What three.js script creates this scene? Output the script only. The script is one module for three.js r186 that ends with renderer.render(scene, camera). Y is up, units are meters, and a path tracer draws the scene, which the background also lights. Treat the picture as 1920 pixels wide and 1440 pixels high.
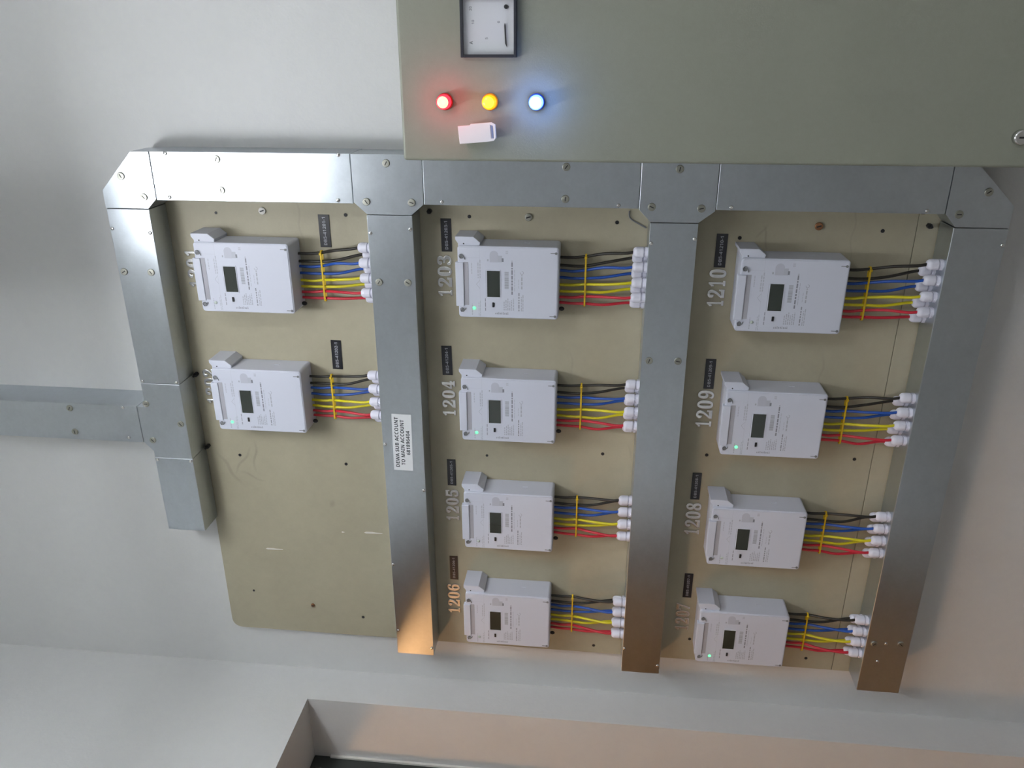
import * as THREE from 'three';
import { RoundedBoxGeometry } from 'three/addons/geometries/RoundedBoxGeometry.js';
import { mergeGeometries } from 'three/addons/utils/BufferGeometryUtils.js';
import { FontLoader } from 'three/addons/loaders/FontLoader.js';
import { RectAreaLightUniformsLib } from 'three/addons/lights/RectAreaLightUniformsLib.js';
import { TextGeometry } from 'three/addons/geometries/TextGeometry.js';

// ---------------------------------------------------------------- camera, lights, exposure
const H = 1.62;                                   // height of the reference level above the floor
const scene = new THREE.Scene();
scene.background = new THREE.Color(0x000000);
const camera = new THREE.PerspectiveCamera(2 * Math.atan(720 / 1503.158) * 180 / Math.PI, 4 / 3, 0.01, 50);
camera.position.set(0.41214, H - 0.21026, 1.76979);
camera.quaternion.setFromRotationMatrix(new THREE.Matrix4().makeBasis(      // held sideways, turned left
  new THREE.Vector3(-0.0016192, -0.9941607, -0.1078976),
  new THREE.Vector3(0.9226347, 0.0401280, -0.3835817),
  new THREE.Vector3(0.3856715, -0.1001712, 0.9171822)));
scene.add(camera);
const renderer = new THREE.WebGLRenderer({ antialias: true });
renderer.toneMapping = THREE.LinearToneMapping;
renderer.toneMappingExposure = 1.4;
renderer.shadowMap.enabled = true;

const tubeColor = new THREE.Color().setRGB(1.0, 1.03, 1.07);
const FITTINGS = [{ x: 0.0, y: H + 1.1, z0: 0.5, z1: 1.5, k: 0.67 }, { x: 1.5, y: H + 1.3, z0: 1.7, z1: 2.9, k: 0.98 }];   // fluorescent battens hung from the ceiling
RectAreaLightUniformsLib.init();
for (const F of FITTINGS) {                       // opal diffuser: glows downwards and to both long sides, closed at its ends
  const L = F.z1 - F.z0, zc = (F.z0 + F.z1) / 2;
  for (const [w, x, y, axis, turn] of [[0.13, 0, -0.073, 'x', -Math.PI / 2], [0.08, -0.068, -0.03, 'y', -Math.PI / 2], [0.08, 0.068, -0.03, 'y', Math.PI / 2]]) {
    const a = axis === 'x' ? new THREE.RectAreaLight(tubeColor, 27 * F.k, w, L - 0.05) : new THREE.RectAreaLight(tubeColor, 27 * F.k, L - 0.05, w);
    a.position.set(F.x + x, F.y + y, zc); a.rotation[axis] = axis === 'x' ? turn : turn; a.name = 'diffuser_light'; scene.add(a);
  }
}
const WARM = { x: -2.9, y: H + 1.255, z: 2.15 };                  // corridor lamp outside the doorway
const warm = new THREE.PointLight(new THREE.Color().setRGB(1.0, 0.52, 0.22), 3.3, 0, 2);
warm.position.set(WARM.x, WARM.y - 0.05, WARM.z); warm.castShadow = true; warm.shadow.radius = 7; warm.name = 'corridor_light'; scene.add(warm);

// ---------------------------------------------------------------- helpers
let seed = 7;
const rnd = () => (seed = (seed * 1664525 + 1013904223) >>> 0) / 4294967296;
const used = {};
function numbered(n) { const k = used[n] = (used[n] ?? -1) + 1; return k ? `${n}_${String(k).padStart(3, '0')}` : n; }
function shade(m) { m.castShadow = true; m.receiveShadow = true; return m; }
function part(name, geo, mat, parent, label) {
  const g = Array.isArray(geo) ? mergeGeometries(geo.map(q => q.index ? q.toNonIndexed() : q)) : geo;
  const m = shade(new THREE.Mesh(g, mat)); m.name = name; if (label) m.userData.label = label; parent.add(m); return m;
}
function thing(name, label, category, pos = [0, 0, 0], group) {
  const o = new THREE.Group(); o.name = numbered(name); o.position.set(...pos); o.userData = { label, category };
  if (group) o.userData.group = group; scene.add(o); return o;
}
function struct(name, geo, mat, label) {
  const g = Array.isArray(geo) ? mergeGeometries(geo.map(q => q.index ? q.toNonIndexed() : q)) : geo;
  const m = shade(new THREE.Mesh(g, mat)); m.name = name; m.userData = { label, category: name.split('_')[0], kind: 'structure' }; scene.add(m); return m;
}
// box from corner to corner
function bx(x0, x1, y0, y1, z0, z1, r = 0) {
  const w = Math.abs(x1 - x0), h = Math.abs(y1 - y0), d = Math.abs(z1 - z0);
  const g = r ? new RoundedBoxGeometry(w, h, d, 2, Math.min(r, w / 2.01, h / 2.01, d / 2.01)) : new THREE.BoxGeometry(w, h, d);
  return g.translate((x0 + x1) / 2, (y0 + y1) / 2, (z0 + z1) / 2);
}
// uv in metres on a box-like geometry
function metric(g) {
  const p = g.attributes.position, n = g.attributes.normal, uv = new Float32Array(p.count * 2);
  for (let i = 0; i < p.count; i++) {
    const ax = Math.abs(n.getX(i)), ay = Math.abs(n.getY(i)), az = Math.abs(n.getZ(i));
    let u, v;
    if (az >= ax && az >= ay) { u = p.getX(i); v = p.getY(i); } else if (ax >= ay) { u = p.getZ(i); v = p.getY(i); } else { u = p.getX(i); v = p.getZ(i); }
    uv[2 * i] = u; uv[2 * i + 1] = v;
  }
  g.setAttribute('uv', new THREE.BufferAttribute(uv, 2)); return g;
}
function poly(pts, z0, z1, bevel = 0) {
  const s = new THREE.Shape(pts.map(p => new THREE.Vector2(p[0], p[1])));
  const g = new THREE.ExtrudeGeometry(s, { depth: z1 - z0 - (bevel ? bevel : 0), bevelEnabled: !!bevel, bevelSize: bevel * 0.8, bevelOffset: -bevel * 0.8, bevelThickness: bevel, bevelSegments: 2, steps: 1 });
  return g.translate(0, 0, z0);
}
function roundRect(x0, x1, y0, y1, r) {
  const s = new THREE.Shape();
  s.moveTo(x0 + r, y0); s.lineTo(x1 - r, y0); s.absarc(x1 - r, y0 + r, r, -Math.PI / 2, 0); s.lineTo(x1, y1 - r); s.absarc(x1 - r, y1 - r, r, 0, Math.PI / 2);
  s.lineTo(x0 + r, y1); s.absarc(x0 + r, y1 - r, r, Math.PI / 2, Math.PI); s.lineTo(x0, y0 + r); s.absarc(x0 + r, y0 + r, r, Math.PI, 1.5 * Math.PI); return s;
}
function disc(r, h, seg = 20, bev = 0) {          // axis along +z, base at z = 0
  const pts = [new THREE.Vector2(0.00001, 0), new THREE.Vector2(r, 0)];
  if (bev) { pts.push(new THREE.Vector2(r, h - bev), new THREE.Vector2(r - bev * 0.35, h - bev * 0.35), new THREE.Vector2(r - bev, h)); } else pts.push(new THREE.Vector2(r, h));
  pts.push(new THREE.Vector2(0.00001, h));
  return new THREE.LatheGeometry(pts, seg).rotateX(Math.PI / 2);
}
// tileable value noise
function noiseField(n, cells, s0) {
  seed = s0; const g = new Float32Array(cells * cells).map(() => rnd()); const out = new Float32Array(n * n);
  const sm = t => t * t * (3 - 2 * t);
  for (let y = 0; y < n; y++) for (let x = 0; x < n; x++) {
    const fx = x / n * cells, fy = y / n * cells, ix = Math.floor(fx), iy = Math.floor(fy), tx = sm(fx - ix), ty = sm(fy - iy);
    const a = g[(iy % cells) * cells + ix % cells], b = g[(iy % cells) * cells + (ix + 1) % cells], c = g[((iy + 1) % cells) * cells + ix % cells], d = g[((iy + 1) % cells) * cells + (ix + 1) % cells];
    out[y * n + x] = (a * (1 - tx) + b * tx) * (1 - ty) + (c * (1 - tx) + d * tx) * ty;
  }
  return out;
}
function fbm(n, list, s0) { const out = new Float32Array(n * n); let tot = 0; list.forEach(([c, w], i) => { const f = noiseField(n, c, s0 + i * 17); for (let k = 0; k < out.length; k++) out[k] += w * f[k]; tot += w; }); return out.map(v => v / tot); }
function tex(n, fn, srgb, rep) {
  const d = new Uint8Array(n * n * 4);
  for (let i = 0; i < n * n; i++) { const c = fn(i); d[4 * i] = c[0]; d[4 * i + 1] = c[1]; d[4 * i + 2] = c[2]; d[4 * i + 3] = 255; }
  const t = new THREE.DataTexture(d, n, n); t.wrapS = t.wrapT = THREE.RepeatWrapping; t.magFilter = THREE.LinearFilter; t.minFilter = THREE.LinearMipmapLinearFilter; t.generateMipmaps = true;
  if (srgb) t.colorSpace = THREE.SRGBColorSpace; if (rep) t.repeat.set(rep, rep); t.needsUpdate = true; return t;
}
const mix = (a, b, t) => a.map((v, i) => Math.max(0, Math.min(255, v + (b[i] - v) * t)));

// ---------------------------------------------------------------- materials
const wallN = fbm(512, [[6, 1], [24, .7], [96, .7], [200, .5]], 3);
const wallMap = tex(512, i => mix([207, 208, 208], [214, 215, 214], wallN[i]), true, 0.8);
const wallBump = tex(512, i => [wallN[i] * 255, wallN[i] * 255, wallN[i] * 255], false, 2.2);
const M = {};
M.wall = new THREE.MeshStandardMaterial({ map: wallMap, roughness: 0.62, bumpMap: wallBump, bumpScale: 0.0005 });
M.ceiling = new THREE.MeshStandardMaterial({ color: 0xe4e4e0, roughness: 0.9 });
const flN = fbm(512, [[8, 1], [40, .8], [180, .8]], 41);
M.floor = new THREE.MeshStandardMaterial({ map: tex(512, i => mix([134, 131, 126], [154, 151, 145], flN[i]), true, 0.7), roughness: 0.55 });
const bdN = fbm(512, [[4, 1], [14, .8], [60, .5], [220, .35]], 91);
// painted board with rubbed grey smears (places in metres from the board's lower corner)
const smears = [[.52, 1.66, .5, .06, .006, .5], [.545, 1.62, -.6, .05, .004, .5], [.56, 1.585, -.15, .05, .004, .45], [.50, 1.6, 1.2, .04, .004, .35], [.43, 1.39, .2, .012, .009, .45], [1.16, .36, .3, .03, .003, .6], [1.172, .37, -.5, .02, .003, .5], [.84, .77, .1, .05, .003, .25], [.62, .62, .4, .03, .003, .3], [.85, .2, 0, .06, .003, .25], [1.18, 1.4, .05, .08, .003, .35], [1.175, .18, .02, .16, .0022, .35]];
const bw = 768, bh = 1024, bwM = 1.26, bhM = 1.74;
const boardMap = (() => {
  const d = new Uint8Array(bw * bh * 4);
  for (let y = 0; y < bh; y++) for (let x = 0; x < bw; x++) {
    const i = (y % 512) * 512 + (x % 512), X = x / bw * bwM, Yy = y / bh * bhM; let c = mix([160, 154, 133], [176, 170, 147], bdN[i]);
    for (const [sx, sy, a, l, w, k] of smears) {
      const dx = X - sx, dy = Yy - sy; if (Math.abs(dx) > .1 || Math.abs(dy) > .1) continue;
      const u = dx * Math.cos(a) + dy * Math.sin(a), v = -dx * Math.sin(a) + dy * Math.cos(a) + .003 * Math.sin(u * 90);
      const q = Math.max(0, 1 - (u / l) ** 2) * Math.max(0, 1 - (v / w) ** 2) * (0.4 + bdN[(i * 7 + 13) % bdN.length]); c = mix(c, [118, 114, 100], Math.min(.8, q * k * 0.6));
    }
    const o = (y * bw + x) * 4; d[o] = c[0]; d[o + 1] = c[1]; d[o + 2] = c[2]; d[o + 3] = 255;
  }
  const t = new THREE.DataTexture(d, bw, bh); t.wrapS = t.wrapT = THREE.RepeatWrapping; t.magFilter = THREE.LinearFilter; t.minFilter = THREE.LinearMipmapLinearFilter; t.generateMipmaps = true; t.colorSpace = THREE.SRGBColorSpace; t.repeat.set(1 / bwM, 1 / bhM); t.needsUpdate = true; return t;
})();
M.board = new THREE.MeshStandardMaterial({ map: boardMap, roughness: 0.55, bumpMap: tex(512, i => [bdN[i] * 255, bdN[i] * 255, bdN[i] * 255], false, 2), bumpScale: 0.0006 });
const gvN = fbm(512, [[20, 1], [60, 1], [170, .8]], 131);
const gvMap = tex(512, i => mix([190, 197, 203], [200, 207, 213], gvN[i]), true, 3);
const gvRough = tex(512, i => { const v = 70 + 10 * gvN[i]; return [v, v, v]; }, false, 3);
M.steel = new THREE.MeshStandardMaterial({ map: gvMap, metalness: 1, roughness: 1, roughnessMap: gvRough });
M.screw = new THREE.MeshStandardMaterial({ color: 0xacaca2, metalness: 1, roughness: 0.42 });
M.chrome = new THREE.MeshStandardMaterial({ color: 0xe6e6e6, metalness: 1, roughness: 0.16 });
M.digit = new THREE.MeshStandardMaterial({ color: 0xeeeeee, metalness: 1, roughness: 0.24 });
M.copper = new THREE.MeshStandardMaterial({ color: 0xa87a58, metalness: 1, roughness: 0.45 });
M.black = new THREE.MeshStandardMaterial({ color: 0x1b1c20, roughness: 0.5 });
M.case = new THREE.MeshStandardMaterial({ color: 0xcdd1de, roughness: 0.42 });
M.caseTrim = new THREE.MeshStandardMaterial({ color: 0xa9a9b2, roughness: 0.5 });
M.corridorWall = new THREE.MeshStandardMaterial({ color: 0x7d7468, roughness: 0.8 });
M.grey = new THREE.MeshStandardMaterial({ color: 0x77797c, roughness: 0.6 });
M.lcd = new THREE.MeshPhysicalMaterial({ color: 0x2e352f, roughness: 0.22, clearcoat: 1, clearcoatRoughness: 0.12 });
M.ledOff = new THREE.MeshStandardMaterial({ color: 0xb8c4bc, roughness: 0.3 });
M.ledOn = new THREE.MeshStandardMaterial({ color: 0x30d060, emissive: new THREE.Color().setRGB(0.12, 1.0, 0.3), emissiveIntensity: 1.6 });
M.gland = new THREE.MeshStandardMaterial({ color: 0xe2e2ef, roughness: 0.4 });
M.tie = new THREE.MeshStandardMaterial({ color: 0xd7b41e, roughness: 0.45 });
M.wire = { black: new THREE.MeshStandardMaterial({ color: 0x26231e, roughness: 0.45 }), blue: new THREE.MeshStandardMaterial({ color: 0x1d4fa8, roughness: 0.42 }), yellow: new THREE.MeshStandardMaterial({ color: 0xd6cb1c, roughness: 0.42 }), red: new THREE.MeshStandardMaterial({ color: 0xc42338, roughness: 0.42 }) };
const cbN = fbm(256, [[6, 1], [60, .6], [120, .8]], 171);
M.cabinet = new THREE.MeshStandardMaterial({ map: tex(256, i => mix([134, 137, 124], [139, 142, 129], cbN[i]), true, 2), roughness: 0.5, bumpMap: tex(256, i => [cbN[i] * 255, cbN[i] * 255, cbN[i] * 255], false, 8), bumpScale: 0.0002 });
M.bezel = new THREE.MeshStandardMaterial({ color: 0x2b2f36, roughness: 0.4 });
M.whitePlastic = new THREE.MeshStandardMaterial({ color: 0xe4e6ea, roughness: 0.4 });
M.paint = new THREE.MeshStandardMaterial({ color: 0xd8d6d0, roughness: 0.6 });
M.frameDark = new THREE.MeshStandardMaterial({ color: 0x3c413f, metalness: 0.3, roughness: 0.45 });
M.glass = new THREE.MeshPhysicalMaterial({ color: 0xffffff, transmission: 1, thickness: 0, roughness: 0.04, ior: 1.45 });

// ---------------------------------------------------------------- room
const XL = -1.277, XO = -1.567, ZW = -0.02, XR = 2.4, ZF = 4.0, CEIL = 3.52, LINTEL = H + 0.5535, ZD0 = 0.1, ZD1 = 1.1;
const wm = g => metric(g);
struct('wall_back', wm(bx(-4.2, XR + 0.15, 0, CEIL, ZW - 0.2, ZW)), M.wall, 'white plastered wall behind the meter board');
struct('wall_left', [wm(bx(XO, XL, 0, CEIL, ZW, ZD0)), wm(bx(XO, XL, LINTEL, CEIL, ZD0, ZD1)), wm(bx(XO, XL, 0, CEIL, ZD1, ZF))], M.wall, 'white side wall with the deep doorway in it');
struct('wall_right', wm(bx(XR, XR + 0.15, 0, CEIL, ZW, ZF)), M.wall, 'white side wall beyond the grey cabinet');
struct('wall_front', wm(bx(-4.2, XR + 0.15, 0, CEIL, ZF, ZF + 0.15)), M.wall, 'white wall opposite the meter board');
struct('floor', wm(bx(-4.2, XR + 0.15, -0.15, 0, ZW - 0.2, ZF + 0.15)), M.floor, 'grey concrete floor of the meter room and corridor');
struct('ceiling', bx(XO, XR + 0.15, CEIL, CEIL + 0.15, ZW - 0.2, ZF + 0.15), M.ceiling, 'white ceiling above the meter room');
struct('wall_corridor', wm(bx(-4.35, -4.2, 0, CEIL, ZW - 0.2, ZF + 0.15)), M.corridorWall, 'brownish wall at the far side of the corridor');
struct('ceiling_corridor', bx(-4.2, XO, H + 1.325, H + 1.45, ZW, ZF), M.ceiling, 'white lowered ceiling above the corridor');
{ // dark door frame at the outer side of the opening
  const f = thing('door_frame', 'dark grey metal door frame at the back of the doorway recess', 'door frame', [XO, 0, ZD0]);
  delete f.userData.kind; f.userData.kind = 'structure'; f.name = 'door_1';
  const d = ZD1 - ZD0, h = LINTEL;
  part('stile', bx(0, 0.08, 0, h - 0.001, 0.001, 0.045, 0.003), M.frameDark, f);
  part('stile', bx(0, 0.08, 0, h - 0.001, d - 0.045, d - 0.001, 0.003), M.frameDark, f);
  part('head', bx(0, 0.08, h - 0.045, h - 0.001, 0.045, d - 0.045, 0.003), M.frameDark, f);
  part('sealant', [bx(0.08, 0.086, 0, h - 0.05, 0.0005, 0.008), bx(0.08, 0.086, 0, h - 0.05, d - 0.008, d - 0.0005)], M.paint, f, 'white sealant bead along the dark frame');
}
{ // hung fluorescent fittings
  const glow = new THREE.MeshStandardMaterial({ color: 0xffffff, emissive: tubeColor, emissiveIntensity: 2.5 });
  FITTINGS.forEach((TUBE, n) => {
  const L = TUBE.z1 - TUBE.z0;
  const t = thing('fluorescent_lamp', n ? 'fluorescent batten with opal diffuser hung in the middle of the room' : 'fluorescent batten with opal diffuser hung in front of the meter board', 'lamp', [TUBE.x, TUBE.y, TUBE.z0], 'hung fluorescent battens');
  part('tray', bx(-0.075, 0.075, 0.012, 0.05, -0.02, L + 0.02, 0.008), M.whitePlastic, t);
  part('diffuser', bx(-0.066, 0.066, -0.071, 0.011, 0.012, L - 0.012, 0.006), glow, t, 'glowing opal diffuser');
  part('end_cap', bx(-0.07, 0.07, -0.075, 0.0115, -0.006, 0.0115, 0.003), M.whitePlastic, t); part('end_cap', bx(-0.07, 0.07, -0.075, 0.0115, L - 0.0115, L + 0.006, 0.003), M.whitePlastic, t);
  for (const s of [-1, 1]) {
    part('hanger', new THREE.CylinderGeometry(0.004, 0.004, CEIL - TUBE.y - 0.05, 8).translate(0, (CEIL - TUBE.y + 0.05) / 2, L / 2 + s * L * 0.36), M.screw, t);
  }
  });
  const w = thing('corridor_lamp', 'round warm ceiling lamp in the corridor outside the doorway', 'lamp', [WARM.x, H + 1.325, WARM.z]);
  part('housing', new THREE.CylinderGeometry(0.15, 0.16, 0.035, 32).translate(0, -0.0175, 0), M.whitePlastic, w);
  part('diffuser', new THREE.CylinderGeometry(0.135, 0.135, 0.012, 32).translate(0, -0.041, 0), new THREE.MeshStandardMaterial({ color: 0xffffff, emissive: new THREE.Color().setRGB(1, 0.52, 0.22), emissiveIntensity: 3 }), w);
}

// ---------------------------------------------------------------- board
const Y = v => H + v;
{
  const b = thing('meter_board', 'large beige painted board carrying ten electricity meters', 'board', [-1.1258, Y(-0.93), ZW]);
  const X0 = 1.1258, Yb = 0.93;                     // local = world - base
  const w = 1.1258 + 0.12;
  const sh = new THREE.Shape(); const top = 0.79 + Yb, r = 0.012;
  sh.moveTo(0, 0.0535); sh.lineTo(w, 0.0535); sh.lineTo(w, top); sh.lineTo(0.03, top + 0.004); sh.quadraticCurveTo(0.004, top + 0.004, 0, top - 0.022); sh.closePath();
  const g = new THREE.ExtrudeGeometry(sh, { depth: 0.0182, bevelEnabled: true, bevelSize: 0.0008, bevelOffset: -0.0008, bevelThickness: 0.0008, bevelSegments: 1 }).translate(0, 0, 0.001);
  part('panel', metric(g), M.board, b);
  part('panel', metric(bx(0, w, 0, 0.0525, 0.0004, 0.02, 0.0004)), M.board, b, 'narrow strip of board below a joint');
  const hole = disc(0.0042, 0.0007, 14, 0.0003);
  for (const [x, y, s = 1] of [[.0652, .6676, .8], [.0661, .3611], [.0679, .0779], [.0614, -.2489], [.0331, -.5144], [.0544, -.8088], [-.5636, .6968], [-.5742, .4134], [-.5292, .0466, .8], [-.5089, -.2414], [-.498, -.492], [-.4904, -.8367], [-.9941, .7155, .8], [-1.0602, .4048], [-1.1009, -.2413], [-1.0922, -.8062], [-1.0559, -.4973]])
    part('screw', hole.clone().scale(s, s, 1).translate(x + X0, y + Yb, 0.02), M.black, b, 'small black screw head');
  for (const [x, y, m, label] of [[.0721, .5558, M.paint, 'white painted slotted bolt in the board above the first upper row meter'], [.0693, -.0544, M.screw, 'grey steel slotted bolt in the board between the two tee pieces'], [.0619, -.6762, M.copper, 'coppery slotted bolt in the board above the first lower row meter'], [-1.0298, .5471, M.copper, 'coppery slotted bolt in the bare part of the board']]) {
    const o = thing('board_bolt', label, 'bolt', [x, Y(y), 0.0002], 'bolts holding the board');
    const k = x < -1 ? 0.62 : 1;
    part('head', disc(0.0085 * k, 0.004, 20, 0.0015), m, o);
    part('slot', bx(-0.0014, 0.0014, -0.005 * k, 0.005 * k, 0, 0.0005).rotateZ(0.3).translate(0, 0, 0.004), M.black, o);
  }
  // flakes of bare white filler on the paint
  const flake = (x, y, l, k) => poly([[0, 0], [l * 0.1, 0.0028 * k], [l * 0.45, 0.0032 * k], [l * 0.6, 0.0018 * k], [l, 0.0012 * k], [l, 0], [l * 0.5, -0.0014 * k], [l * 0.1, -0.002 * k]].map(([a, c]) => [c, -a]), 0, 0.0006).translate(x + X0, y + Yb, 0.02);
  part('filler_mark', flake(-.8505, .663, .049, 1), M.paint, b, 'white filler streak'); part('filler_mark', flake(-.7795, .381, .05, 1.1), M.paint, b, 'white filler streak'); part('filler_mark', flake(-.7825, .443, .008, .8), M.paint, b, 'white filler speck');
  // bent wire end beside the junction
const we = thing('wire_end', 'thin grey bent wire end on the board beside the tee piece', 'wire', [.0695, Y(-.3125), 0.0004]);
  part('strand', new THREE.TubeGeometry(new THREE.CatmullRomCurve3([[.0874, -.2741], [.076, -.2745], [.0695, -.279], [.058, -.299], [.051, -.3125]].map(p => new THREE.Vector3(p[0] - .0695, p[1] + .3125, 0.0016))), 20, 0.0016, 6), M.grey, we);
}

// ---------------------------------------------------------------- galvanised trunking
const ZT = 0.0768, LID = 0.0016;
const pan = disc(0.0042, 0.0028, 14, 0.0018), big = disc(0.0082, 0.003, 22, 0.0012);
function screws(t, bigs, smalls) {
  const [ox, oy, oz] = t.position.toArray();
  for (const [x, y] of bigs) { const s = part('cover_screw', big.clone().translate(x - ox, Y(y) - oy, ZT - oz), M.screw, t); part('slot', bx(-0.0009, 0.0009, -0.0045, 0.0045, 0, 0.0003).rotateZ(x * 40 + y * 25).translate(x - ox, Y(y) - oy, ZT + 0.003 - oz), M.black, s); }
  for (const [x, y] of smalls) part('pan_screw', pan.clone().translate(x - ox, Y(y) - oy, ZT - oz), M.chrome, t);
}
function outlinePiece(name, label, group, pts, back, bigs = [], smalls = [], clips = []) {     // junction pieces, cut to an outline
  const xs = pts.map(p => p[0]), ys = pts.map(p => p[1]), cx = (Math.min(...xs) + Math.max(...xs)) / 2, y0 = Math.min(...ys);
  const t = thing(name, label, 'trunking', [cx, Y(y0), 0], group);
  const loc = pts.map(p => [p[0] - cx, p[1] - y0]); const mx = loc.reduce((a, p) => a + p[0], 0) / loc.length, my = loc.reduce((a, p) => a + p[1], 0) / loc.length;
  const inset = loc.map(([a, c]) => [a - Math.sign(a - mx) * 0.0006, c - Math.sign(c - my) * 0.0006]);
  const parts = [poly(inset, 0.003, ZT - LID)];
  for (const q of back) parts.push(bx(q[0] - cx, q[1] - cx, q[2] - y0, q[3] - y0, ZW + 0.0005, 0.003));
  part('body', metric(mergeGeometries(parts.map(q => q.index ? q.toNonIndexed() : q))), M.steel, t);
  part('lid', metric(poly(inset, ZT - LID, ZT, 0.0006)), M.steel, t);
  for (const [x, y] of clips) part('coupler_bolt', mergeGeometries([new THREE.CylinderGeometry(.0055, .0055, .012, 6).rotateX(Math.PI / 2).translate(x - cx, y - y0, .0065), new THREE.CylinderGeometry(.003, .003, .02, 8).rotateX(Math.PI / 2).translate(x - cx, y - y0, .0105)]), M.black, t, 'dark coupler bolt end');
  screws(t, bigs, smalls); return t;
}
function length(name, label, group, x0, x1, y0, y1, back, bigs = [], smalls = [], z0 = 0.003) {
  const cx = (x0 + x1) / 2, t = thing(name, label, 'trunking', [cx, Y(y0), 0], group), e = 0.0007, hz = x1 - x0 > y1 - y0;
  const ex = hz ? e : 0, ey = hz ? 0 : e;
  const parts = [bx(x0 + ex - cx, x1 - ex - cx, ey, y1 - y0 - ey, z0, ZT - LID, 0.0012)];
  for (const q of back) parts.push(bx(q[0] - cx, q[1] - cx, q[2] - y0, q[3] - y0, ZW + 0.0005, 0.003));
  part('body', metric(mergeGeometries(parts.map(q => q.index ? q.toNonIndexed() : q))), M.steel, t);
  part('lid', metric(bx(x0 + ex * 1.5 - cx, x1 - ex * 1.5 - cx, ey * 1.5, y1 - y0 - ey * 1.5, ZT - LID, ZT, 0.0007)), M.steel, t);
  screws(t, bigs, smalls); return t;
}
const TG = 'galvanised trunking around the meter board';
outlinePiece('trunking_elbow', 'galvanised elbow plate at the upper corner of the trunking frame', TG, [[.2096, .7625], [.2096, .805], [.125, .886], [.0855, .886], [.0855, .7847], [.1075, .7625]], [[.123, .208, .764, .80], [.09, .14, .792, .868]], [[.1566, .8352], [.1117, .7907]]);
length('trunking_length', 'shiny galvanised trunking length beside the meter with the unlit indicator', TG, .1057, .2096, .3165, .7625, [[.123, .209, .318, .761]], [[.195, .6113], [.1293, .6099]], [[.2059, .7251], [.2068, .3414], [.1125, .7309], [.1125, .3503]]);
outlinePiece('trunking_tee', 'galvanised tee piece above the cabinet corner with three flat screws', TG, [[.2096, .3165], [.2096, .163], [.1057, .163], [.0825, .19], [.0825, .289], [.1075, .3165]], [[.123, .208, .164, .315]], [[.1911, .2399], [.1103, .288], [.1101, .1891]], [], [[.079, .1665]]);
length('trunking_length', 'galvanised trunking length between the two tee pieces beside meter 1203', TG, .1057, .2096, -.291, .163, [[.123, .209, -.29, .162]], [[.1883, -.1385], [.1233, -.1379]], [[.1128, .1231], [.1121, -.2488]]);
outlinePiece('trunking_tee', 'galvanised tee piece between meters 1203 and 1210', TG, [[.2096, -.291], [.2096, -.447], [.1025, -.447], [.0777, -.4147], [.0777, -.316], [.1025, -.291]], [[.123, .208, -.446, -.292]], [[.187, -.3684], [.11, -.3168], [.1085, -.4178]]);
length('trunking_length', 'galvanised trunking length beside meter 1210 partly behind the cabinet', TG, .1057, .2096, -.897, -.447, [[.123, .209, -.895, -.449]], [], [[.112, -.4779], [.112, -.8613]]);
outlinePiece('trunking_elbow', 'galvanised elbow plate at the lower corner of the trunking frame', TG, [[.2096, -.897], [.2096, -.935], [.1236, -1.0237], [.0795, -1.0237], [.0795, -.9204], [.1055, -.897]], [[.123, .207, -.935, -.899], [.085, .14, -1.0, -.94]], [[.1508, -.9698], [.106, -.9229]], [], [[.098, -.879], [.068, -.899]]);
length('trunking_length', 'galvanised trunking length above the two upper meters', TG, -.337, .0855, .7847, .8844, [[-.336, .085, .797, .883]], [[-.0586, .8704], [-.0586, .8051]], [[.0404, .8795], [.0323, .7910], [-.3315, .8780], [-.3315, .7914]]);
outlinePiece('trunking_tee', 'galvanised tee piece joining the riser to the upper trunking', TG, [[-.337, .7847], [-.5405, .7847], [-.5405, .8844], [-.5235, .8844], [-.4996, .906], [-.3996, .906], [-.3996, .8844], [-.337, .8844]], [[-.539, -.338, .797, .883]], [[-.3917, .8801], [-.4429, .7992], [-.4914, .8804]], [], [[-.338, .7775], [-.539, .7775]]);
length('trunking_length', 'short galvanised trunking end above the bare part of the board', TG, -.754, -.5405, .7847, .8844, [[-.753, -.541, .797, .883]], [], [[-.5465, .8785], [-.5465, .7905]]);
length('trunking_riser', 'galvanised riser trunking going up the white wall', TG, -.4996, -.3996, .906, CEIL - H - 0.001, [], [[-.413, 1.0847], [-.4781, 1.0852]], [[-.4045, .9431], [-.4872, .9432]], ZW + 0.0005);
const T1 = length('trunking_length', 'galvanised trunking length with the white account label on it', TG, -1.11, .0825, .1897, .2897, [], [[-.0667, .2718], [-.0661, .2064]], [[.0429, .2835], [.0528, .1950], [-.4713, .2840], [-.5937, .1945], [-.8194, .2845], [-1.0324, .2840], [-1.0842, .1945]]);
length('trunking_length', 'galvanised trunking length under the middle row of meters', TG, -1.115, .0777, -.4147, -.316, [], [[-.2297, -.333], [-.2284, -.3962]], [[.0341, -.3205], [.0453, -.4095], [-1.0871, -.4095], [-1.0385, -.3205]]);
length('trunking_length', 'galvanised trunking length under the lower row of meters', TG, -1.119, .0795, -1.0237, -.9193, [[-1.118, .079, -1.02, -.935]], [[-.9664, -.9382], [-.9623, -1.0017]], [[.0458, -1.0185], [-.9639, -.9661], [-1.0208, -.9551]]);

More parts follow.
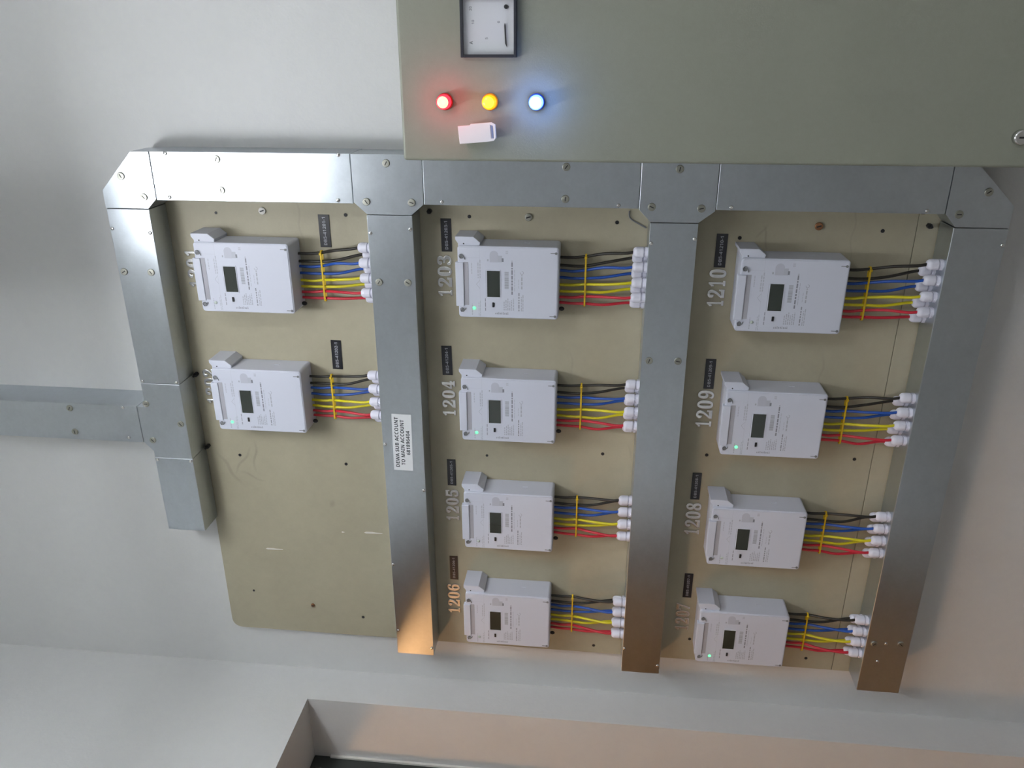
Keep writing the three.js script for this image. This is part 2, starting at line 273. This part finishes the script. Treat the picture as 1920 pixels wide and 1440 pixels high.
function canvasTex(w, h, draw) {
  const c = document.createElement('canvas'); c.width = w; c.height = h; const g = c.getContext('2d'); draw(g, w, h);
  const t = new THREE.CanvasTexture(c); t.colorSpace = THREE.SRGBColorSpace; t.anisotropy = 8; return t;
}
{ // account label stuck on the trunking
  const t = thing('account_label', 'white printed sticker on the trunking with three lines of lettering', 'label', [-0.4648, Y(0.2172), ZT]);
  const map = canvasTex(900, 288, (g, w, h) => {
    g.fillStyle = '#dfe2e4'; g.fillRect(0, 0, w, h); g.fillStyle = '#23292e'; g.textAlign = 'center'; g.textBaseline = 'middle';
    g.font = 'bold 76px sans-serif';
    const line = (s, y, wid) => { g.save(); const m = g.measureText(s).width; g.translate(w / 2, y); g.scale(wid / m, 1); g.fillText(s, 0, 0); g.restore(); };
    line('DEWA SUB ACCOUNT', 62, 810); line('TO MAIN ACCOUNT', 146, 730); line('681896404', 228, 390);
  });
  const face = new THREE.MeshStandardMaterial({ map, roughness: 0.5 });
  part('sticker', new THREE.BoxGeometry(0.151, 0.0475, 0.0004).rotateZ(-0.014).translate(0, 0.0238, 0.0002), [M.paint, M.paint, M.paint, M.paint, face, M.paint], t);
}

// ---------------------------------------------------------------- meters
const MW = 0.1621, MH = 0.2219, ZM = 0.0733;
const ink = k => `rgb(${Math.round(205 - 205 * k)}, ${Math.round(209 - 207 * k)}, ${Math.round(222 - 214 * k)})`;    // printed grey, k = strength
const printMap = canvasTex(972, 1332, (g, w, h) => {
  const S = w / MW, px = x => x * S, py = y => h - y * S;
  g.fillStyle = ink(0); g.fillRect(0, 0, w, h);
  const rect = (x0, x1, y0, y1, k) => { g.fillStyle = ink(k); g.fillRect(px(x0), py(y1), px(x1 - x0), (y1 - y0) * S); };
  const lines = (x0, x1, y0, y1, n, k, dash) => { const st = (y1 - y0) / n; for (let i = 0; i < n; i++) { let x = x0; const lim = x1 - (i % 3) * (x1 - x0) * 0.12; while (x < lim) { const l = dash * (0.5 + rnd()); rect(x, Math.min(lim, x + l), y0 + i * st + st * 0.25, y0 + i * st + st * 0.8, k); x += l + dash * 0.28; } } };
  seed = 99;
  rect(0, MW, 0.173, 0.1735, 0.08); rect(0.1356, 0.1361, 0.173, MH, 0.07);
  lines(0.0907, 0.1325, 0.1702, 0.179, 2, 0.13, 0.006); lines(0.004, 0.0394, 0.1716, 0.1775, 2, 0.12, 0.006); lines(0.1, 0.126, 0.189, 0.193, 1, 0.11, 0.005); lines(0.006, 0.032, 0.1895, 0.193, 1, 0.16, 0.005);
  g.strokeStyle = ink(0.18); g.lineWidth = 4; g.beginPath(); g.moveTo(px(.0677), py(.1735)); g.lineTo(px(.077), py(.181)); g.lineTo(px(.086), py(.1735)); g.stroke();
  lines(0.0166, 0.0466, 0.1598, 0.163, 1, 0.32, 0.008); rect(0.047, 0.108, 0.1595, 0.1605, 0.14);
  // emblem panel: pale badge above a light printed block
  g.fillStyle = ink(0.1); g.beginPath(); g.arc(px(.143), py(.1415), .0095 * S, 0, 7); g.fill(); rect(0.127, 0.143, 0.1335, 0.151, 0.1); rect(0.1275, 0.142, 0.1235, 0.1335, 0.12); rect(0.1285, 0.1365, 0.1205, 0.1245, 0.42); rect(0.129, 0.1335, 0.1535, 0.1565, 0.2);
  lines(0.146, 0.153, 0.108, 0.118, 1, 0.1, 0.004);
  // bar code block and captions
  for (let i = 0; i < 34; i++) rect(0.068 + i * 0.00114, 0.068 + i * 0.00114 + 0.0003 + 0.0006 * rnd(), 0.1095, 0.1185, 0.3);
  lines(0.0551, 0.1311, 0.0992, 0.1045, 1, 0.38, 0.007); lines(0.063, 0.112, 0.0948, 0.0975, 1, 0.12, 0.006);
  lines(0.0186, 0.0461, 0.0968, 0.1217, 6, 0.16, 0.005); lines(0.009, 0.014, 0.1098, 0.1405, 9, 0.32, 0.003);
  g.strokeStyle = ink(0.24); g.lineWidth = 5; g.beginPath(); g.arc(px(.105), py(.0805), .0035 * S, 0, 5); g.stroke();
  lines(0.0681, 0.1, 0.0777, 0.083, 1, 0.18, 0.007); lines(0.07, 0.09, 0.0862, 0.0885, 1, 0.12, 0.006);
  lines(0.0176, 0.0603, 0.0845, 0.0888, 1, 0.33, 0.007); lines(0.0176, 0.055, 0.0759, 0.083, 2, 0.16, 0.006);
});
M.print = new THREE.MeshStandardMaterial({ map: printMap, roughness: 0.42 });
const bodyShape = roundRect(0, MW, 0, MH, 0.007);
const bodyGeo = (() => { const s = roundRect(0, MW, 0, MH, 0.007); return new THREE.ExtrudeGeometry(s, { depth: ZM - 0.0066, bevelEnabled: true, bevelSize: 0.0022, bevelOffset: -0.0022, bevelThickness: 0.0022, bevelSegments: 3, curveSegments: 6 }).translate(0, 0, 0.0024); })();
const faceGeo = (() => { const s = roundRect(0.003, MW - 0.003, 0.003, MH - 0.003, 0.005); const g = new THREE.ExtrudeGeometry(s, { depth: 0.0012, bevelEnabled: false, curveSegments: 5 }).translate(0, 0, ZM - 0.002);
  const p = g.attributes.position, uv = g.attributes.uv; for (let i = 0; i < p.count; i++) uv.setXY(i, p.getX(i) / MW, p.getY(i) / MH); return g; })();
const ZF0 = ZM - 0.0008;                                   // level of the printed face
const modGeo = poly([[MW - 0.004, .174], [.1685, .172], [.1805, .187], [.1805, .227], [.1735, .227], [.1655, .221], [MW - 0.004, .221]], 0.0003, 0.066, 0.0012);
const sealWire = (x, y, k) => new THREE.TubeGeometry(new THREE.CatmullRomCurve3([[-.004, .004], [.003, .006], [.006, .001], [.001, -.004], [-.006 * k, -.006]].map((p, i) => new THREE.Vector3(x + p[0], y + p[1], ZF0 + 0.001 + 0.0012 * (i % 2)))), 14, 0.0008, 5);
function makeMeter(name, label, x, y, on) {
  const t = thing(name, label, 'meter', [x - MW, Y(y), 0], 'electricity meters on the board');
  part('case', bodyGeo, M.case, t);
  part('face_plate', faceGeo, M.print, t);
  const mod = part('side_module', modGeo, M.case, t);
  part('seal_hole', disc(0.0016, 0.0006, 10).translate(0.1652, 0.2085, 0.0658), M.black, mod);
  const bar = part('top_cover', bx(0.0262, 0.1258, 0.2085, 0.2268, ZM - 0.012, ZM + 0.0022, 0.0015), M.case, t);
  part('slot', bx(0.029, 0.1265, 0.1982, 0.2084, ZF0, ZF0 + 0.0005), M.caseTrim, bar, 'grey strip below the top cover');
  const lcd = part('display', bx(0.0488, 0.1082, 0.1285, 0.1572, ZF0, ZF0 + 0.0006), M.lcd, t, 'dark display window');
  part('display_frame', [bx(0.0468, 0.1102, 0.1572, 0.1586, ZF0, ZF0 + 0.0012), bx(0.0468, 0.1102, 0.1271, 0.1285, ZF0, ZF0 + 0.0012), bx(0.0468, 0.0488, 0.1285, 0.1572, ZF0, ZF0 + 0.0012), bx(0.1082, 0.1102, 0.1285, 0.1572, ZF0, ZF0 + 0.0012)], M.case, lcd);
  part('button', bx(-0.0055, 0.0055, -0.0024, 0.0024, 0, 0.002, 0.0018).translate(0.031, 0.1436, ZF0), M.black, t, 'small dark button');
  part('indicator', new THREE.SphereGeometry(0.0036, 14, 10).scale(1, 1, 0.5).translate(0.0221, 0.1868, ZF0 + 0.0005), on ? M.ledOn : M.ledOff, t, on ? 'lit green light' : undefined);
  for (const [sx, k] of [[0.138, 1], [0.0166, -1]]) {
    const c = part('cover_screw', disc(0.0042, 0.0012, 14, 0.0004).translate(sx, 0.2125, ZF0), M.grey, t);
    part('seal_wire', sealWire(sx, 0.2115, k), M.grey, c);
  }
  for (const sx of [0.1495, 0.0075]) part('terminal_screw', [disc(0.0028, 0.001, 12, 0.0003).translate(sx, 0.0065, ZF0), bx(sx - 0.0007, sx + 0.0007, 0.009, 0.0185, ZF0, ZF0 + 0.0005)], M.grey, t);
  part('latch', bx(MW, MW + 0.0012, 0.066, 0.078, 0.028, 0.034, 0.0005), M.case, t);
  part('fixing_screw', new THREE.SphereGeometry(0.0052, 12, 8).scale(1, 1.25, 0.8).translate(0.011, -0.0055, 0.0225), M.black, t, 'black fixing screw head below the case');
  return t;
}
const meters = [['1201', .0127, .476, false], ['1202', -.2926, .4797, true], ['1203', .0187, -.1273, true], ['1204', -.2902, -.127, true], ['1205', -.5951, -.1257, false], ['1206', -.8976, -.1227, false],
  ['1210', .0062, -.7331, false], ['1209', -.2966, -.7317, true], ['1208', -.6018, -.7291, false], ['1207', -.9053, -.7272, true]];
const ROW = { 1: 'upper row', 2: 'upper row', 3: 'middle row', 4: 'middle row', 5: 'middle row', 6: 'middle row', 7: 'lower row', 8: 'lower row', 9: 'lower row', 10: 'lower row' };
const NTH = { 1: 'first', 2: 'second', 3: 'first', 4: 'second', 5: 'third', 6: 'fourth', 7: 'fourth', 8: 'third', 9: 'second', 10: 'first' };
const num = id => Number(id) - 1200;
const phrase = id => `${ROW[num(id)]} meter ${NTH[num(id)]} from vertical trunking`;
const meterLabel = (id, on) => `white electricity meter ${on ? 'with' : 'without'} a lit green light, ${ROW[num(id)]}, ${NTH[num(id)]} from vertical trunking`;

// cables, glands and ties
const WX = [.128, .110, .098, .082, .065, .050, .0365, .0235];
const GX = [.154, .132, .120, .098, .086, .062, .051, .029];
const COL = ['black', 'black', 'blue', 'blue', 'yellow', 'yellow', 'red', 'red'];
const WHERE = ['outermost black cable', 'black cable by the blue pair', 'blue cable by the black pair', 'blue cable by the yellow pair', 'yellow cable by the blue pair', 'yellow cable by the red pair', 'red cable by the yellow pair', 'outermost red cable'];
const nutGeo = mergeGeometries([new THREE.CylinderGeometry(0.0125, 0.0125, 0.006, 6).translate(0, 0.003, 0), new THREE.CylinderGeometry(0.0095, 0.0095, 0.003, 16).translate(0, 0.0075, 0)]);
const domeGeo = new THREE.LatheGeometry([[0.0035, 0.0085], [0.0112, 0.0085], [0.0116, 0.010], [0.0116, 0.022], [0.0108, 0.026], [0.0085, 0.0295], [0.0052, 0.031], [0.0036, 0.031]].map(p => new THREE.Vector2(...p)), 18);
const shadowGap = new THREE.CylinderGeometry(0.0098, 0.0098, 0.0012, 16).translate(0, 0.0075, 0);
function stadium(x0, x1, zc, r) {
  const pts = []; for (let i = 0; i <= 8; i++) { const a = -Math.PI / 2 + Math.PI * i / 8; pts.push(new THREE.Vector3(x1 + r * Math.cos(a), 0, zc + r * Math.sin(a))); }
  for (let i = 0; i <= 8; i++) { const a = Math.PI / 2 + Math.PI * i / 8; pts.push(new THREE.Vector3(x0 + r * Math.cos(a), 0, zc + r * Math.sin(a))); } return pts;
}
function tieGeo(x0, x1, zc, r, slope) {                // flat strap, loops once round the cables
  const pts = stadium(x0, x1, zc, r), n = pts.length, pos = [], idx = [];
  pts.forEach((p, i) => { const a = pts[(i + n - 1) % n], b = pts[(i + 1) % n]; const tx = b.x - a.x, tz = b.z - a.z, l = Math.hypot(tx, tz); const nx = tz / l, nz = -tx / l; const yy = slope * (p.x - x0);
    for (const [o, dy] of [[0, -.0019], [.0011, -.0019], [.0011, .0019], [0, .0019]]) pos.push(p.x + nx * o, yy + dy, p.z + nz * o); });
  for (let i = 0; i < n; i++) for (let k = 0; k < 4; k++) { const a = i * 4 + k, b = i * 4 + (k + 1) % 4, c = ((i + 1) % n) * 4 + k, d = ((i + 1) % n) * 4 + (k + 1) % 4; idx.push(a, c, b, b, c, d); }
  const g = new THREE.BufferGeometry(); g.setAttribute('position', new THREE.Float32BufferAttribute(pos, 3)); g.setAttribute('uv', new THREE.Float32BufferAttribute(new Float32Array(pos.length / 3 * 2), 2)); g.setIndex(idx); const q = g.toNonIndexed(); q.computeVertexNormals(); return q;
}
for (const [id, x, y, on] of meters) {
  makeMeter('electricity_meter', meterLabel(id, on), x, y, on);
  const top = y > 0 ? .2897 : y > -.5 ? -.316 : -.9193;           // upper face of the trunking below
  const bx0 = x - MW; seed = Number(id) * 31;
  const jit = WX.map(() => [(rnd() - .5) * .006, (rnd() - .5) * .008, rnd() * .006]);
  for (let k = 0; k < 8; k++) {
    const front = k % 2 === 0, gz = front ? .056 : .0225, gx = GX[k] + (rnd() - .5) * .002;
    const gy = top + 0.027, dy = gy - y;
    const [ja, jb, jz] = jit[k];
    const kk = WX[k], bul = front ? .004 : -.002;
    const path = [[kk, .012, .0145], [kk, -.004, .0145], [kk + ja * .4, -.03, .0165], [kk + .002 + ja * .3 + bul * .4, -.056, .0185 + jz * .3], [kk + (gx - kk) * .45 + bul + jb * .5, -.098, .022 + (gz - .022) * .5 + jz], [gx + (kk - gx) * .12, dy + .016, gz], [gx, dy, gz], [gx, dy - .018, gz]];
    const w = thing('meter_cable', `${WHERE[k]} below the ${phrase(id)}`, 'cable', [bx0, Y(y), 0], `cables below the meters`);
    part('insulation', new THREE.TubeGeometry(new THREE.CatmullRomCurve3(path.map(p => new THREE.Vector3(...p)), false, 'centripetal'), 36, 0.0033, 8), M.wire[COL[k]], w);
    const gl = thing('cable_gland', `gland of the ${WHERE[k]}, ${phrase(id)}`, 'gland', [bx0 + gx, Y(top), gz], 'white cable glands on the trunking');
    part('locknut', nutGeo, M.gland, gl); part('dome_nut', domeGeo, M.gland, gl);
  }
  const ct = thing('cable_tie', `yellow tie strapped round the cables of the ${phrase(id)}`, 'cable tie', [bx0, Y(y - .057), 0], 'yellow cable ties');
  part('strap', tieGeo(.0235, .1315, .0195, .0056, .0), M.tie, ct);
  part('tie_head', bx(.128, .1335, -.003, .003, .0245, .030, .001), M.tie, ct);
}

// ---------------------------------------------------------------- name plates and numbers
const plates = [['1201', .066, .4257, .0254, -.0005], ['1202', -.236, .4237, .0248, -.003], ['1203', .0628, .1432, .0238, .002], ['1204', -.2398, .1520, .0245, .004], ['1205', -.545, .149, .0217, 0], ['1206', -.836, .1515, .0215, 0], ['1210', .0416, -.4653, .024, 0], ['1209', -.249, -.4684, .0232, 0], ['1208', -.5483, -.463, .022, 0], ['1207', -.845, -.4676, .022, 0]];
for (const [id, xr, yt, hh, rot] of plates) {
  const map = canvasTex(480, 152, (g, w, h) => { g.fillStyle = '#1a1b22'; g.fillRect(0, 0, w, h); g.fillStyle = '#9a9ca3'; g.textAlign = 'center'; g.textBaseline = 'middle'; g.font = 'bold 62px sans-serif'; const s = `DB5-4${id}-1`, m = g.measureText(s).width; g.translate(w / 2, h / 2); g.scale(430 / m, 1); g.fillText(s, 0, 0); });
  const t = thing('name_plate', `black engraved name plate ${num(id) < 3 ? 'below' : 'above'} the ${phrase(id)}`, 'name plate', [xr - .0373, Y(yt - hh), 0.0002], 'engraved name plates');
  const face = new THREE.MeshPhysicalMaterial({ map, roughness: 0.3, clearcoat: 0.5, clearcoatRoughness: 0.25 });
  part('plate', bx(-.0373, .0373, 0, hh, 0, .0016).rotateZ(rot * 4), [M.black, M.black, M.black, M.black, face, M.black], t);
}
const serif = await new FontLoader().loadAsync('fonts/droid/droid_serif_bold.typeface.json');
const numerals = [['1203', -.0192, -.1222, .1208, .0338], ['1204', -.327, -.4275, .1215, .0335], ['1205', -.63, -.7284, .121, .035], ['1206', -.9236, -1.0247, .126, .035], ['1210', -.0353, -.1267, -.494, .0375], ['1209', -.3257, -.427, -.495, .038], ['1208', -.6308, -.7292, -.4925, .038], ['1207', -.9384, -1.0294, -.490, .0365], ['1201', -.017, -.117, .7235, .035], ['1202', -.322, -.422, .727, .035]];
for (const [id, x1, x0, yb, hh] of numerals) {
  const up = id === '1201' || id === '1202';
  const t = thing('number_sign', up ? `shiny metal digits mostly hidden behind the ${phrase(id)}` : `raised shiny digits ${id} above the ${phrase(id)}`, 'number', [(x0 + x1) / 2, Y(yb), 0.0002], 'chrome numbers above the meters');
  const slot = (x1 - x0) / 4;
  [...id].forEach((ch, i) => {
    const g = new TextGeometry(ch, { font: serif, size: 1, depth: 1, curveSegments: 6, bevelEnabled: true, bevelThickness: 0.9, bevelSize: 0.05, bevelOffset: 0.0, bevelSegments: 2 });
    g.computeBoundingBox(); const b = g.boundingBox, gw = b.max.x - b.min.x, gh = b.max.y - b.min.y;
    const wd = ch === '1' ? slot * 0.62 : slot * 0.9;
    g.translate(-(b.min.x + b.max.x) / 2, -b.min.y, -b.min.z); g.scale(wd / gw, hh / gh, 0.0012);
    part('digit', g.translate(x0 - (x0 + x1) / 2 + slot * (i + 0.5), 0, 0), M.digit, t);
  });
}

// ---------------------------------------------------------------- cabinet
{
  const X0 = .2255, W = .62, YT = .148, HT = 1.2, ZC = .30;
  const c = thing('distribution_cabinet', 'tall grey-beige metal cabinet with meter dial and three coloured lamps', 'cabinet', [X0, Y(YT - HT), ZW]);
  const oz = -ZW;
  part('body', metric(bx(0.004, W - 0.004, 0.004, HT - 0.004, 0.0005, ZC - .021 + oz, 0.004)), M.cabinet, c);
  const door = part('door', metric(bx(0, W, 0, HT, ZC - .02 + oz, ZC + oz, 0.006)), M.cabinet, c);
  const L = (x, y) => [x - X0, y - (YT - HT)], z = ZC + oz;
  { // dial instrument
    const [ax, ay] = L(.3985, -.0598), s = .096;
    const am = part('ammeter', [bx(ax, ax + s, ay, ay + .005, z, z + .012, .001), bx(ax, ax + s, ay + s - .005, ay + s, z, z + .012, .001), bx(ax, ax + .005, ay + .005, ay + s - .005, z, z + .012, .001), bx(ax + s - .005, ax + s, ay + .005, ay + s - .005, z, z + .012, .001)], M.bezel, c, 'black square frame of the dial instrument');
    const dial = canvasTex(512, 512, (g, w) => {
      g.fillStyle = '#d9dde2'; g.fillRect(0, 0, w, w); g.fillStyle = '#5d636b'; g.font = 'bold 44px sans-serif'; g.textAlign = 'center'; g.textBaseline = 'middle';
      g.strokeStyle = '#8a9098'; g.lineWidth = 4;
      g.save(); g.translate(110, 74); g.fillText('A', 0, 0); g.restore();
      g.fillStyle = '#8a9098'; g.font = 'bold 38px sans-serif'; g.fillText('10', 300, 96); g.fillText('20', 424, 74); g.fillText('5', 150, 232); g.fillText('0', 300, 356);
    });
    part('dial', bx(ax + .005, ax + s - .005, ay + .005, ay + s - .005, z, z + .003), [M.whitePlastic, M.whitePlastic, M.whitePlastic, M.whitePlastic, new THREE.MeshStandardMaterial({ map: dial, roughness: 0.5 }), M.whitePlastic], am, 'white dial face');
    part('needle', poly([[.016, .0172], [.05, .0192], [.054, .0205], [.05, .0216], [.022, .0202]], 0, .001).translate(ax, ay, z + .0045), M.black, am);
    part('pivot', disc(.0035, .004, 14, .001).translate(ax + .0785, ay + .0185, z + .003), M.black, am);
    part('window', bx(ax + .005, ax + s - .005, ay + .005, ay + s - .005, z + .0105, z + .0108), M.glass, am);
  }
  const lamps = [['red', .0675, [1, .04, .08], [2.0, 1.0, .5], 1.1, 0xe0202c, .007], ['amber', -.0125, [1, .4, .0], [1.3, .8, .08], 1.0, 0xff9a10, .0016], ['blue', -.0938, [.16, .34, 1], [2.6, 3.2, 4.2], 2.2, 0x3b6cff, .013]];
  for (const [nm, yy, rgb, core, e, col, cd] of lamps) {
    const [lx, ly] = L(.327, yy);
    const collar = part('lamp_collar', new THREE.LatheGeometry([[.0001, 0], [.0145, 0], [.0145, .003], [.0135, .006], [.0125, .0065], [.0001, .0065]].map(p => new THREE.Vector2(...p)), 28).rotateX(Math.PI / 2).translate(lx, ly, z), new THREE.MeshStandardMaterial({ color: col, roughness: .35 }), c, `${nm} lamp collar`);
    part('lens', new THREE.LatheGeometry([[.0001, 0], [.0122, 0], [.0122, .013], [.0116, .0155], [.0102, .0172], [.0001, .0172]].map(p => new THREE.Vector2(...p)), 28).rotateX(Math.PI / 2).translate(lx, ly, z + .0066), new THREE.MeshStandardMaterial({ color: col, emissive: new THREE.Color().setRGB(...rgb), emissiveIntensity: e, roughness: .25 }), collar, `glowing ${nm} lens`);
    part('lens_centre', new THREE.LatheGeometry([[.0001, 0], [.0098, 0], [.0088, .0012], [.005, .0024], [.0001, .0027]].map(p => new THREE.Vector2(...p)), 28).rotateX(Math.PI / 2).translate(lx, ly, z + .0239), new THREE.MeshStandardMaterial({ color: col, emissive: new THREE.Color().setRGB(...core), emissiveIntensity: 1, roughness: .25 }), collar, `bright centre of the ${nm} lens`);
    const pl = new THREE.PointLight(new THREE.Color().setRGB(...rgb), cd, 0, 2); pl.name = 'indicator_light'; pl.castShadow = true; pl.shadow.radius = .5; pl.position.set(X0 + lx, Y(YT - HT) + ly, ZW + z + .042); scene.add(pl);
  }
  { // lock
    const [kx, ky] = L(.2756, -.8985);
    const lk = part('lock', disc(.0125, .011, 24, .003).translate(kx, ky, z), M.chrome, c, 'chrome door lock');
    part('keyhole', bx(kx - .0015, kx + .0015, ky - .005, ky + .005, z + .011, z + .0114), M.black, lk);
  }
  // white plastic tag holder stuck on the door
  const t = thing('plastic_holder', 'small white plastic holder with a slot, on the cabinet door under the amber lamp', 'holder', [.2795, Y(-.0245), ZC]);
  const sh = new THREE.Shape([[-.0165, .0655], [.0135, .066], [.0135, .045], [.0155, .043], [.0155, .0065], [.0115, 0], [-.0105, 0], [-.0155, .0045], [-.0165, .02]].map(p => new THREE.Vector2(...p)));
  const hp = new THREE.Path([[-.0115, .0042], [.0095, .0042], [.012, .009], [-.0115, .009]].map(p => new THREE.Vector2(...p))); sh.holes.push(hp);
  const hg = new THREE.ExtrudeGeometry(sh, { depth: .0035, bevelEnabled: true, bevelSize: .0006, bevelOffset: -.0006, bevelThickness: .0006, bevelSegments: 2 }).translate(0, 0, .0195);
  const fr = part('shell', hg.rotateZ(.08), M.whitePlastic, t);
  part('back_block', bx(-.0135, .0105, .008, .062, .0003, .0194, .001).rotateZ(.08), M.whitePlastic, t);
}
renderer.render(scene, camera);
